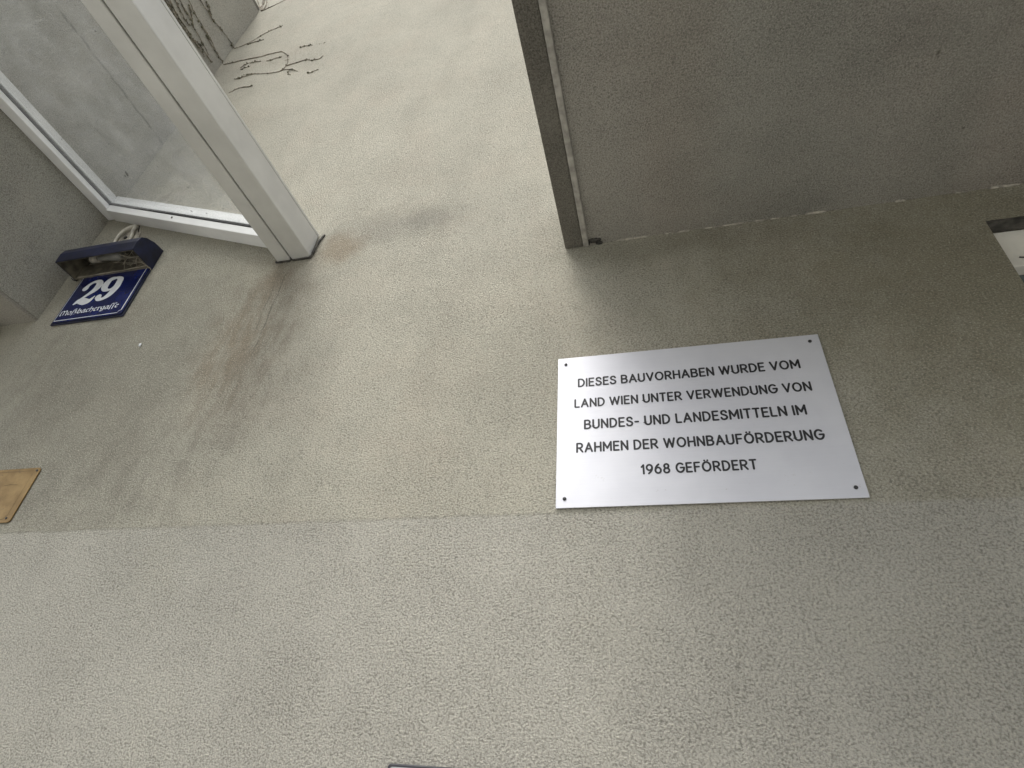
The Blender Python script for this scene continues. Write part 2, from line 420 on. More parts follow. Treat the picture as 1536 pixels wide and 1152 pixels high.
# ---------------------------------------------------------------- glass canopy over the corner
can = thing('glass_canopy', 'sloping glass canopy with white metal frame fixed between the bay and the wall', 'canopy', U(-1.45, .98, 1.5))
SL = -.404; OUT = .2
zl = lambda x: 1.672 + SL*(x+1.91)
MD = Vector((-.0816, .083))       # drift of the right-hand beam per unit outwards (x, z)
def bar(n0, n1, x0, x1, dz0, dz1, name, mat, bev=.0025, par=None):   # rail that follows the roof slope
    bm = BM(); P = []
    for dz in (dz0, dz1):
        for (x, n) in ((x0, n0), (x1, n0), (x1, n1), (x0, n1)): P.append(U(x, n, zl(x)+dz))
    hexa(bm, P); return obj(name, bm, mat, par or can, bevel=bev)
bar(.95, .9995, -1.868, -1.058, 0, .033, 'wall_rail', M_rail)
bar(.9478, .9995, -1.866, -1.058, .0332, .0415, 'gasket', M_gasket, 0)
bar(.953, .9995, -1.868, -1.058, .0475, .088, 'glazing_bead', M_rail)
def lbar(x0, x1, z0, z1, name, mat, bev=.0025):
    bm = BM(); ubox(bm, x0, x1, OUT, .9995, z0, z1); return obj(name, bm, mat, can, bevel=bev)
lbar(-1.9075, -1.8695, 1.666, 1.688, 'bay_rail', M_rail)
lbar(-1.9075, -1.8672, 1.6885, 1.6985, 'gasket', M_gasket, 0)
lbar(-1.9075, -1.872, 1.7065, 1.742, 'glazing_bead', M_rail)
def beam(x0, x1, z0, z1, name, mat, bev=.004, n1=.9975, n0=OUT):
    bm = BM(); P = []
    for z in (z0, z1):
        for (x, n) in ((x0, n0), (x1, n0), (x1, n1), (x0, n1)):
            k = 1-n; P.append(U(x + MD.x*k, n, z + MD.y*k))
    hexa(bm, P); return obj(name, bm, mat, can, bevel=bev)
beam(-1.057, -1.0115, 1.276, 1.40, 'sash_beam', M_white)
beam(-1.0115, -1.0065, 1.30, 1.39, 'gasket', M_gasket, 0)
beam(-1.0065, -.944, 1.276, 1.365, 'gutter_beam', M_white)
beam(-.9555, -.944, 1.3655, 1.375, 'gutter_lip', M_white, .002)
# black sealant smeared round the beam ends
bm = BM()
def smear(pts, r):
    q = catmull([U(*p) for p in pts], 5)
    tube(bm, q, [r*random.uniform(.7, 1.3) for _ in q], 6)
smear([(-1.062, .997, 1.279), (-1.057, .996, 1.273), (-1.03, .997, 1.273), (-1.012, .997, 1.274), (-1.009, .99, 1.285), (-1.005, .996, 1.274), (-.97, .997, 1.273), (-.946, .996, 1.272)], .0028)
smear([(-.948, .997, 1.272), (-.940, .994, 1.285), (-.938, .994, 1.31), (-.934, .996, 1.345), (-.926, .998, 1.372)], .0038)
tag(obj('sealant', bm, M_seal, can, smooth=True))
# the pane: lower edge on the beam, upper on the bay rail
bm = BM(); P = []
for dz in (0, .0055):
    for n in (OUT+.02, .9985):
        k = 1-n
        xa, xb = -1.905, -1.056+MD.x*k*.98
        za, zb = 1.700, zl(-1.056)+.043 + MD.y*k*.4
        P.append((U(xa, n, za+dz), U(xb, n, zb+dz)))
pa, pb, pc, pd = P
hexa(bm, [pa[0], pa[1], pb[1], pb[0], pc[0], pc[1], pd[1], pd[0]])
pane = obj('glass_pane', bm, M_glass, can)
bm = BM()
for n0, n1, nm in ((OUT-.05, OUT-.001, 'front_rail'),):
    P = []
    for dz in (-.02, .07):
        for (x, n) in ((-1.905, n0), (-1.15, n0), (-1.15, n1), (-1.905, n1)): P.append(U(x, n, zl(x)+dz+.05))
    hexa(bm, P)
obj('front_rail', bm, M_white, can, bevel=.003)
# dead insects and leaf crumbs on the pane and rail
bm = BM()
def onpane(x, n):
    k = 1-n; xb = -1.056+MD.x*k*.98; t = (x+1.905)/(xb+1.905)
    return U(x, n, 1.700+.0055 + (zl(-1.056)+.043+MD.y*k*.4-1.700)*t)
for (x, n, s) in [(-1.60, .80, .009), (-1.35, .93, .003), (-1.34, .83, .003), (-1.5, .90, .0025), (-1.42, .93, .004), (-1.25, .9, .003), (-1.7, .6, .003), (-1.62, .81, .004)] + [(random.uniform(-1.85, -1.2), random.uniform(.3, .95), random.uniform(.001, .0028)) for _ in range(30)]:
    q = onpane(x, n)
    bmesh.ops.create_icosphere(bm, subdivisions=1, radius=s, matrix=Matrix.Translation(q+Vector((0, 0, .001))) @ Matrix.Rotation(random.uniform(-1, 1), 4, 'Z') @ Matrix.Diagonal((.5, 1.5, .3, 1)))
q = U(-1.52, .9485, zl(-1.52)+.018)
bmesh.ops.create_icosphere(bm, subdivisions=1, radius=.0045, matrix=Matrix.Translation(q) @ Matrix.Diagonal((.7, .5, 1.3, 1)))
tag(obj('debris', bm, M_seal, smooth=True), 'dead insects and leaf crumbs lying on the canopy glass', 'debris', None, 'stuff')

# ---------------------------------------------------------------- lettering helpers
def ribbon(bm, pts, wd, y, plane_pt, cap=True):     # flat stroke in the wall plane; pts (u, v)
    P = [Vector((p[0], p[1])) for p in pts]; n = len(P)
    W = wd if isinstance(wd, list) else [wd]*n
    closed = n > 3 and (P[0]-P[-1]).length < 1e-6
    L = []; Rr = []
    for i in range(n):
        a = P[i-1] if i > 0 else (P[-2] if closed else P[0]); b = P[i+1] if i < n-1 else (P[1] if closed else P[-1])
        t = (b-a); t = t.normalized() if t.length else Vector((1, 0))
        m = Vector((-t.y, t.x)); k = 1.0
        if 0 < i < n-1:
            d1 = (P[i]-P[i-1]).normalized(); k = 1/max(.45, abs(m.dot(Vector((-d1.y, d1.x)))))
        L.append(P[i]+m*W[i]*.5*k); Rr.append(P[i]-m*W[i]*.5*k)
    to = lambda q, dy=0: bm.verts.new((plane_pt[0]+q.x, y+dy, plane_pt[1]+q.y))
    lv = [to(q) for q in L]; rv = [to(q) for q in Rr]
    for i in range(n-1): bm.faces.new((lv[i], lv[i+1], rv[i+1], rv[i]))
    if cap and not closed:
        for i, sgn in ((0, -1), (n-1, 1)):
            t = (P[1]-P[0] if i == 0 else P[-1]-P[-2]).normalized(); m = Vector((-t.y, t.x))
            arc = [to(P[i] + m*W[i]*.5*math.cos(a) + t*sgn*W[i]*.5*math.sin(a)) for a in [math.pi*k/6 for k in range(1, 6)]]
            bm.faces.new([lv[i]] + arc + [rv[i]])
def ar(cx, cy, rx, ry, a0, a1, k=12):
    return [(cx+rx*math.cos(R(a0+(a1-a0)*i/k)), cy+ry*math.sin(R(a0+(a1-a0)*i/k))) for i in range(k+1)]
def sm(p, k=4): return [(q.x, q.y) for q in catmull([Vector((a, b, 0)) for a, b in p], k)]
GL = {
 'D': (.62, [[(0, 1), (0, 0)], [(0, 1)]+ar(.2, .5, .42, .5, 90, -90, 14)+[(0, 0)]]),
 'I': (0, [[(0, 0), (0, 1)]]),
 'E': (.48, [[(.48, 1), (0, 1), (0, 0), (.48, 0)], [(0, .52), (.42, .52)]]),
 'S': (.55, [sm([(.52, .80), (.42, .96), (.27, 1), (.1, .93), (.04, .76), (.12, .6), (.3, .52), (.47, .41), (.55, .25), (.46, .07), (.27, 0), (.09, .05), (0, .21)])]),
 'B': (.58, [[(0, 0), (0, 1)], [(0, 1)]+ar(.28, .76, .25, .24, 90, -90, 8)+[(0, .52)], [(0, .52)]+ar(.3, .26, .28, .26, 90, -90, 8)+[(0, 0)]]),
 'A': (.70, [[(0, 0), (.35, 1), (.70, 0)], [(.12, .33), (.58, .33)]]),
 'U': (.60, [[(0, 1), (0, .3)]+ar(.3, .3, .3, .3, 180, 360, 10)+[(.6, 1)]]),
 'V': (.66, [[(0, 1), (.33, 0), (.66, 1)]]),
 'O': (.76, [ar(.38, .5, .38, .5, 90, 450, 24)]),
 'R': (.58, [[(0, 0), (0, 1)], [(0, 1)]+ar(.28, .73, .27, .27, 90, -90, 9)+[(0, .46)], [(.26, .46), (.58, 0)]]),
 'H': (.60, [[(0, 0), (0, 1)], [(.6, 0), (.6, 1)], [(0, .5), (.6, .5)]]),
 'N': (.60, [[(0, 0), (0, 1), (.6, 0), (.6, 1)]]),
 'W': (1.0, [[(0, 1), (.24, 0), (.5, .95), (.76, 0), (1.0, 1)]]),
 'M': (.76, [[(0, 0), (0, 1), (.38, .28), (.76, 1), (.76, 0)]]),
 'L': (.44, [[(0, 1), (0, .06), (.03, .01), (.08, 0), (.44, 0)]]),
 'T': (.54, [[(0, 1), (.54, 1)], [(.27, 1), (.27, 0)]]),
 'G': (.70, [ar(.38, .5, .38, .5, 48, 360, 22)+[(.42, .5)]]),
 'F': (.48, [[(.48, 1), (0, 1), (0, 0)], [(0, .52), (.42, .52)]]),
 '-': (.30, [[(0, .42), (.30, .42)]]),
 '1': (.20, [[(0, .78), (.2, 1), (.2, 0)]]),
 '9': (.56, [ar(.28, .68, .28, .32, 0, 360, 18), sm([(.56, .68), (.53, .45), (.4, .2), (.2, 0)])]),
 '6': (.56, [ar(.28, .32, .28, .32, 0, 360, 18), sm([(0, .32), (.03, .55), (.16, .8), (.36, 1)])]),
 '8': (.54, [ar(.27, .76, .22, .24, 0, 360, 16), ar(.27, .26, .27, .26, 0, 360, 16)]),
}
GL['\u00d6'] = (.76, GL['O'][1] + [[(.22, 1.19), (.23, 1.20)], [(.53, 1.19), (.54, 1.20)]])

def split(strokes):      # cut strokes at sharp corners so every leg keeps its full width
    out = []
    for st in strokes:
        cur = [st[0]]
        for i in range(1, len(st)):
            cur.append(st[i])
            if i < len(st)-1:
                a = Vector(st[i])-Vector(st[i-1]); b = Vector(st[i+1])-Vector(st[i])
                if a.length and b.length and a.angle(b) > R(40): out.append(cur); cur = [st[i]]
        out.append(cur)
    return out
# ---------------------------------------------------------------- metal plaque with five engraved lines
pq = thing('metal_plaque', 'large brushed aluminium plaque with five lines of black German text', 'plaque', U(.07, .998, .447))
bm = BM()
PL = [(-.1921, .7992), (.3300, .7994), (.3322, .4473), (-.1900, .4488)]
pts = [(p[0]*S*1.0, EYE+p[1]*S) for p in PL]
f0, f1 = -.0048, -.0024
prism(bm, pts, f0, f1)
obj('plate', bm, M_alu, pq, bevel=.0006)
lines = [("DIESES BAUVORHABEN WURDE VOM", -.1472, .2811, .7203, .7209, .0187),
         ("LAND WIEN UNTER VERWENDUNG VON", -.1544, .2903, .6689, .6669, .0183),
         ("BUNDES- UND LANDESMITTELN IM", -.1348, .2708, .6163, .6155, .0190),
         ("RAHMEN DER WOHNBAUF\u00d6RDERUNG", -.1504, .2885, .5642, .5613, .0187),
         ("1968 GEF\u00d6RDERT", -.0301, .1684, .5106, .5094, .0178)]
for (t, x0, x1, z0, z1, hh) in lines:
    bm = BM(); H = hh*S
    wsum = sum(GL[c][0]*.98 if c != ' ' else 0 for c in t); gaps = 0.0
    for c, d_ in zip(t, t[1:]): gaps += 1.0 if c != ' ' and d_ != ' ' else 1.15
    tr = ((x1-x0)*S/H - wsum)/gaps
    x = 0.0; cnt = 0
    for i, c in enumerate(t):
        if c != ' ':
            for stn in split(GL[c][1]):
                dots = c == '\u00d6' and len(stn) == 2
                pp = [((x+px*.98)*H, (py)*H) for px, py in stn]
                k = x*H/((x1-x0)*S)
                ribbon(bm, pp, H*(.20 if dots else .205), f0-.00035-.00003*(cnt % 9), (x0*S, EYE+(z0+(z1-z0)*k)*S)); cnt += 1
            x += GL[c][0]*.98
        if i < len(t)-1: x += tr*(1.0 if c != ' ' and t[i+1] != ' ' else 1.15)
    obj('engraved_line', bm, M_ink, pq)
for (x, z) in [(-.1751, .7815), (.312, .7827), (.3157, .466), (-.1737, .467)]:
    bm = BM(); disc(bm, x*S, f0-.0001, EYE+z*S, .0040, .0012, 14, .0012)
    s_ = obj('screw', bm, M_screw, pq, smooth=False)

# ---------------------------------------------------------------- house number sign with its little lamp hood
hn = thing('house_number_sign', 'small blue enamel house number sign 29 in white with lamp hood above', 'house number', U(-1.68, .995, 1.131))
x0, x1, z0, z1 = -1.826*S, -1.5445*S, EYE+1.131*S, EYE+1.345*S
bm = BM(); prism(bm, rrect(x0, x1, z0, z1, .004), -.006, -.001); obj('backing_plate', bm, M_darkblue, hn, bevel=.001)
bm = BM()      # pillow-shaped enamel face
def pillow(x0, x1, z0, z1, y, rise, k=8):
    V = {}
    for i in range(k+1):
        for j in range(k+1):
            u, v_ = i/k, j/k; e = (1-(2*u-1)**8)*(1-(2*v_-1)**8)
            V[i, j] = bm.verts.new((x0+(x1-x0)*u, y-rise*e, z0+(z1-z0)*v_))
    for i in range(k):
        for j in range(k): bm.faces.new((V[i, j], V[i+1, j], V[i+1, j+1], V[i, j+1]))
prism(bm, rrect(x0+.009, x1-.009, z0+.009, z1-.004, .006), -.010, -.0062)
obj('enamel_face', bm, M_blue, hn, bevel=.0015)
FY = -.0104
bm = BM()
bx0, bx1, bz0, bz1 = x0+.0135, x1-.0165, z0+.0155, z1-.008
ribbon(bm, [(bx0, bz1), (bx0, bz0), (bx1-.012, bz0), (bx1-.008, bz0+.008), (bx1, bz0+.012), (bx1, bz1)], .0022, FY, (0, 0), cap=False)
obj('border_line', bm, M_enamelwhite, hn)
def wstroke(bm, pts, y, org, sc_):
    c = catmull([Vector((a, b, w_)) for a, b, w_ in pts], 7)
    ribbon(bm, [(q.x*sc_, q.y*sc_) for q in c], [max(.01, q.z*1.13)*sc_ for q in c], y, org)
Hd = .106*S
bm = BM()     # numeral 2 (height 1)
wstroke(bm, [(.10, .70, .20), (.16, .84, .12), (.30, .95, .10), (.48, .93, .16), (.575, .78, .245), (.54, .60, .22), (.40, .43, .13), (.22, .25, .09), (.07, .07, .08)], FY, (-1.783*S, EYE+1.208*S), Hd)
wstroke(bm, [(.05, .04, .06), (.16, .14, .18), (.30, .13, .23), (.46, .08, .23), (.60, .11, .15), (.70, .27, .04)], FY-.0002, (-1.783*S, EYE+1.208*S), Hd)
obj('numeral_two', bm, M_enamelwhite, hn)
bm = BM()     # numeral 9
wstroke(bm, [(.36, .955, .09), (.17, .90, .18), (.10, .69, .245), (.18, .49, .17), (.34, .43, .09), (.48, .50, .10), (.575, .66, .2), (.56, .84, .2), (.45, .945, .10), (.36, .955, .09)], FY, (-1.703*S, EYE+1.212*S), Hd)
wstroke(bm, [(.60, .70, .2), (.585, .48, .24), (.50, .22, .20), (.34, .07, .12), (.19, .07, .14), (.12, .17, .2)], FY-.0002, (-1.703*S, EYE+1.212*S), Hd)
obj('numeral_nine', bm, M_enamelwhite, hn)
# street name in blackletter, broad nib at 40 degrees
FK = {
 'M': (1.2, [[(.12, 1.4), (.12, .1), (.28, .0)], [(.12, 1.25), (.36, 1.45), (.58, 1.15), (.58, .0)], [(.58, 1.15), (.82, 1.45), (1.0, 1.15), (1.0, .1), (1.12, .0)]]),
 'o': (.62, [[(.3, 1), (.08, .8), (.08, .2), (.28, 0)], [(.28, 1), (.5, .8), (.5, .2), (.3, 0)]]),
 '\u00df': (.86, [[(.12, -.35), (.16, 1.3), (.38, 1.6), (.52, 1.45)], [(.38, 1.05), (.66, 1.0), (.48, .62), (.74, .4), (.6, .0), (.36, -.2)]]),
 'b': (.64, [[(.1, 1.55), (.1, .2), (.3, 0)], [(.1, .85), (.32, 1), (.52, .75), (.5, .2), (.3, 0)]]),
 'a': (.68, [[(.16, .95), (.46, 1), (.48, .1), (.62, 0)], [(.42, .6), (.1, .5), (.1, .12), (.26, 0), (.46, .14)]]),
 'c': (.52, [[(.42, .92), (.26, 1), (.08, .8), (.08, .2), (.26, 0), (.42, .1)]]),
 'h': (.66, [[(.1, 1.55), (.1, 0)], [(.1, .85), (.34, 1), (.5, .8), (.5, .2), (.38, -.3)]]),
 'e': (.52, [[(.1, .5), (.4, .78), (.26, 1), (.08, .75), (.08, .2), (.26, 0), (.44, .12)]]),
 'r': (.50, [[(.02, .85), (.14, 1), (.14, .1), (.24, 0)], [(.16, .8), (.34, 1), (.46, .88)]]),
 'g': (.64, [[(.3, 1), (.08, .8), (.08, .25), (.28, .1), (.48, .25)], [(.36, .98), (.5, .9), (.5, -.2), (.3, -.45), (.08, -.3)]]),
 's': (.42, [[(.12, -.35), (.12, 1.2), (.28, 1.55), (.42, 1.4)]]),
}
bm = BM(); txt = "Mo\u00dfbachergasse"; tot = sum(FK[c][0] for c in txt)
T0, T1 = -1.808, -1.580; sxx = (T1-T0)*S/tot; hx = .0135*S; x = 0; nib = Vector((math.cos(R(40)), math.sin(R(40))))*.0026
cnt = 0
for c in txt:
    for stn in FK[c][1]:
        k = x*sxx/((T1-T0)*S)
        P = [Vector((T0*S+(x+a)*sxx, EYE+(1.1655+.004*k)*S+b_*hx)) for a, b_ in stn]
        for p, q in zip(P, P[1:]):
            y = FY-.0001*(cnt % 7); cnt += 1
            d_ = (q-p).normalized(); nb = nib if abs(d_.x*nib.y-d_.y*nib.x) > .0006 else Vector((-nib.y, nib.x))*.5
            vs = [bm.verts.new((r_.x, y, r_.y)) for r_ in (p-nb, p+nb, q+nb, q-nb)]
            bm.faces.new(vs)
    x += FK[c][0]
obj('street_name', bm, M_enamelwhite, hn)
# hood: a folded sheet with end caps, open underneath
hx0, hx1 = -1.850*S, -1.5455*S
prof = [(-.000, 1.428), (-.040, 1.424), (-.070, 1.412), (-.084, 1.398), (-.089, 1.375), (-.087, 1.338)]   # (n offset, z)
def pr(o, sh=0): return [(a*S*1.0 + (sh if a < -.01 else 0), EYE+z*S - (sh*.9 if z > 1.36 else 0)) for a, z in o]
bm = BM()
outer = [(y-.0008, z) for y, z in pr(prof)]; inner = [(y-.0008, z) for y, z in pr(prof, .0022)]
ring = outer + inner[::-1]
A = [bm.verts.new((hx0, y, z)) for y, z in ring]; B = [bm.verts.new((hx1, y, z)) for y, z in ring]
m_ = len(ring)
for i in range(m_-1): bm.faces.new((A[i], A[i+1], B[i+1], B[i]))
bm.faces.new((A[m_-1], A[0], B[0], B[m_-1]))
for k_ in range(len(outer)-1):
    for Q in (A, B): bm.faces.new((Q[k_], Q[k_+1], Q[m_-2-k_], Q[m_-1-k_]))
hood = obj('lamp_hood', bm, M_darkblue, hn, bevel=.0008)
for xx, sg in ((hx0, 1), (hx1, -1)):
    bm = BM(); out = [(y, z) for y, z in outer] + [(-.0008, EYE+1.337*S)]
    a_ = [bm.verts.new((xx+sg*.0001, y, z-.0004)) for y, z in out]; b_ = [bm.verts.new((xx-sg*.0022, y, z-.0004)) for y, z in out]
    bm.faces.new(a_); bm.faces.new(b_[::-1])
    for i in range(len(out)):
        j = (i+1) % len(out); bm.faces.new((a_[i], b_[i], b_[j], a_[j]))
    obj('end_cap', bm, M_darkblue, hood)
    bm = BM(); sh_ = [(y*.96-.001, EYE+1.34*S+(z-EYE-1.34*S)*.95) for y, z in out]
    a_ = [bm.verts.new((xx+sg*.0008, y, z)) for y, z in sh_]; b_ = [bm.verts.new((xx+sg*.0014, y, z)) for y, z in sh_]
    bm.faces.new(a_); bm.faces.new(b_[::-1])
    for i in range(len(sh_)):
        j = (i+1) % len(sh_); bm.faces.new((a_[i], b_[i], b_[j], a_[j]))
    obj('cap_lining', bm, M_hoodin, hood)
bm = BM()
lin = [(y, z) for y, z in pr(prof, .0032)]
A = [bm.verts.new((hx0+.002, y, z-.001)) for y, z in lin]; B = [bm.verts.new((hx1-.002, y, z-.001)) for y, z in lin]
for i in range(len(lin)-1): bm.faces.new((A[i], A[i+1], B[i+1], B[i]))
obj('hood_lining', bm, M_hoodin, hood)
bm = BM(); box(bm, hx0+.003, hx1-.003, -.014, -.0085, EYE+1.337*S, EYE+1.40*S); obj('back_strip', bm, M_hoodin, hood, bevel=.001)
bm = BM(); xb = (hx0+hx1)/2
tube(bm, [(xb-.05, -.05, EYE+1.383*S), (xb-.045, -.05, EYE+1.383*S), (xb-.02, -.05, EYE+1.383*S), (xb+.01, -.05, EYE+1.383*S), (xb+.035, -.05, EYE+1.383*S), (xb+.05, -.05, EYE+1.383*S), (xb+.058, -.05, EYE+1.383*S)], [.011, .012, .013, .018, .021, .016, .006], 14)
obj('bulb', bm, M_bulb, hood, smooth=True)
bm = BM(); tube(bm, [(xb-.085, -.05, EYE+1.383*S), (xb-.051, -.05, EYE+1.383*S)], .015, 12); obj('socket', bm, M_patch, hood)
bm = BM()
for i in range(26):
    a = Vector((hx1-.004-random.random()**1.5*.10, -random.uniform(.012, .085), EYE+random.uniform(1.345, 1.385)*S)); b = Vector((hx1-.004-random.random()**1.5*.14, -random.uniform(.012, .085), EYE+random.uniform(1.338, 1.36)*S))
    mm = (a+b)/2 - Vector((0, 0, random.uniform(.001, .006)))
    tube(bm, catmull([a, mm, b], 4), random.uniform(.0003, .0009), 4)
q = [Vector((hx0+.02+(hx1-hx0-.02)*i/14, -.0155+random.uniform(-.002, .001), EYE+(1.3395+.006*(i/14)**3)*S+random.uniform(-.001, .001))) for i in range(15)]
tube(bm, q, [random.uniform(.001, .0022) for _ in q], 5)
tube(bm, [(hx1-.03, -.05, EYE+1.352*S), (hx1-.015, -.03, EYE+1.342*S), (hx1+.003, -.012, EYE+1.335*S), (hx1+.012, -.003, EYE+1.322*S)], .0012, 5)
tag(obj('cobweb', bm, M_web, hood, smooth=True), kind='stuff')
bm = BM(); tube(bm, [(hx0+.004, -.006, EYE+1.335*S), (hx0-.012, -.01, EYE+1.338*S), (hx0-.022, -.012, EYE+1.345*S)], .0018, 6); obj('hinge_pin', bm, M_screw, hood)

# ---------------------------------------------------------------- old cable outlet above the lamp hood
ho = thing('cable_outlet', 'cream cable loop on a chipped plaster patch directly above the lamp hood', 'cable outlet', U(-1.755, .998, 1.50))
bm = BM()
prism(bm, [(x*S, EYE+z*S) for x, z in [(-1.792, 1.44), (-1.715, 1.44), (-1.690, 1.50), (-1.700, 1.555), (-1.724, 1.585), (-1.770, 1.572), (-1.795, 1.53)]], -.004, -.0005)
obj('plaster_patch', bm, M_patch, ho, bevel=.0015)
bm = BM()
q = catmull([U(-1.782, .992, 1.49), U(-1.786, .99, 1.53), U(-1.775, .988, 1.562), U(-1.75, .987, 1.575), U(-1.728, .987, 1.578), U(-1.728, .988, 1.555), U(-1.722, .99, 1.53), U(-1.722, .992, 1.49)], 6)
tube(bm, q, [.0055+.003*math.sin(math.pi*i/(len(q)-1))**2*random.uniform(.8, 1.2) for i in range(len(q))], 8)
obj('cable_loop', bm, M_cream, ho, smooth=True)
bm = BM(); disc(bm, -1.755*S, -.004, EYE+1.535*S, .008, .003, 12, .002); obj('screw', bm, M_screw, ho)
bm = BM(); tube(bm, [U(-1.700, .99, 1.545), U(-1.693, .98, 1.55), U(-1.690, .975, 1.56)], .002, 6); obj('nail', bm, M_screw, ho)

# ---------------------------------------------------------------- brass notice plate at the left edge
br = thing('brass_plate', 'tan brass notice plate with rounded corners cut by the left picture edge', 'notice plate', U(-1.75, .997, .465))
bx0, bx1, bz0, bz1 = -2.02*S, -1.507*S, EYE+.465*S, EYE+.612*S
bm = BM(); prism(bm, rrect(bx0, bx1, bz0, bz1, .010), -.005, -.0015); obj('plate', bm, M_brass, br, bevel=.0012)
bm = BM()
ribbon(bm, [(bx0+.02, bz1-.010), (bx1-.020, bz1-.010), (bx1-.020, bz0+.022), (bx1-.030, bz0+.010), (bx0+.02, bz0+.010)], .0014, -.0054, (0, 0), cap=False)
for i in range(6):
    zz = bz1-.045-random.random()*.10; xx = bx1-.05-random.random()*.12
    ribbon(bm, [(xx, zz), (xx-.03, zz+.002), (xx-.05, zz-.001)], .0012, -.0055-.0001*i, (0, 0))
obj('engraved_border', bm, simple('worn_engraving', (.14, .09, .035), .7), br)
for (x, z) in ((bx1-.010, bz1-.010), (bx1-.018, bz0+.013), (bx0+.012, bz1-.012), (bx0+.012, bz0+.012)):
    bm = BM(); disc(bm, x, -.005, z, .0035, .001, 12, .001); obj('screw', bm, M_screw, br)

# ---------------------------------------------------------------- round lamp under the bay
lp = thing('wall_lamp', 'round opal wall lamp below the bay underside at the far left', 'lamp', U(-2.10, .99, 1.10))
bm = BM(); disc(bm, -2.105*S, -.0005, EYE+1.095*S, .086, .018, 32); obj('base', bm, M_white2, lp, bevel=.002)
bm = BM(); prev = None
for i in range(9):
    t = R(90*i/8.5); rr = .080*math.cos(t); dd = .019+.05*math.sin(t)
    ring = [bm.verts.new((-2.105*S+rr*math.cos(k*2*math.pi/32), -dd, EYE+1.095*S+rr*math.sin(k*2*math.pi/32))) for k in range(32)]
    if prev:
        for k in range(32): bm.faces.new((prev[k], prev[(k+1) % 32], ring[(k+1) % 32], ring[k]))
    prev = ring
bm.faces.new(prev); obj('globe', bm, M_lamp, lp, smooth=True)

# ---------------------------------------------------------------- small things on the wall
bm = BM(); tube(bm, [U(-1.411, .9995, .994), U(-1.411, .996, .997), U(-1.4125, .997, 1.003), U(-1.413, .9995, 1.006)], [.002, .0035, .0035, .002], 8)
tag(obj('wall_plug', bm, M_enamelwhite, smooth=True), 'tiny white plastic plug in the wall below the house number', 'wall plug')
ib = thing('letter_box', 'grey metal box with black rim whose top just shows at the bottom edge', 'box', U(-.30, .98, -.28))
cx0, cx1, cz0, cz1 = -.439*S, -.17*S, EYE-.30*S, EYE+.0395*S
bm = BM(); prism(bm, rrect(cx0, cx1, cz0, cz1, .006), -.012, -.0005); obj('rim', bm, M_boxframe, ib, bevel=.002)
bm = BM(); prism(bm, rrect(cx0+.005, cx1-.005, cz0+.005, cz1-.005, .005), -.014, -.0122); obj('front_panel', bm, M_steelbox, ib, bevel=.001)
bm = BM(); box(bm, cx0+.06, cx1-.06, -.0165, -.0142, cz1-.07, cz1-.045); obj('slot_flap', bm, M_boxframe, ib, bevel=.001)

# ---------------------------------------------------------------- leafless creeper round the corner
vn = thing('bare_creeper', 'thin leafless brown creeper stems clinging to the corner above the canopy', 'climbing plant', U(-1.9, .98, 2.6))

WALL_STEMS = [[(-1.8904, 2.8398), (-1.787, 2.8365), (-1.6916, 2.8292), (-1.6157, 2.8299), (-1.5608, 2.8231), (-1.5181, 2.773), (-1.4944, 2.7162), (-1.4823, 2.6529), (-1.4984, 2.6154), (-1.5572, 2.6198), (-1.6232, 2.642), (-1.6957, 2.668)], [(-1.4994, 2.6184), (-1.4702, 2.6162), (-1.4294, 2.5991), (-1.3958, 2.5703)], [(-1.4764, 2.6568), (-1.4281, 2.6616), (-1.3881, 2.67), (-1.3469, 2.6495), (-1.3112, 2.6467), (-1.3005, 2.6702)], [(-1.7617, 2.7515), (-1.7424, 2.7806), (-1.7132, 2.7842), (-1.656, 2.773)], [(-1.7544, 2.7325), (-1.7357, 2.7432), (-1.7134, 2.7443)], [(-1.8959, 3.0026), (-1.8214, 3.0304), (-1.7701, 3.0889), (-1.7181, 3.125), (-1.6722, 3.1442)], [(-1.8231, 3.0134), (-1.7794, 3.0257), (-1.7312, 3.0254)], [(-1.727, 2.5132), (-1.6856, 2.537), (-1.6175, 2.5284)], [(-1.3368, 2.524), (-1.312, 2.5318), (-1.2872, 2.5396)], [(-1.4643, 2.8233), (-1.4274, 2.8229), (-1.395, 2.8121)], [(-1.8899, 3.4322), (-1.8359, 3.4644), (-1.7731, 3.5096), (-1.7309, 3.5399)], [(-1.7436, 2.6379), (-1.7274, 2.644), (-1.7076, 2.641)], [(-1.6205, 2.7577), (-1.5848, 2.7621), (-1.5432, 2.7706)], [(-1.4375, 2.5593), (-1.4484, 2.5884)], [(-1.6492, 2.6527), (-1.6844, 2.648), (-1.7274, 2.644)]]
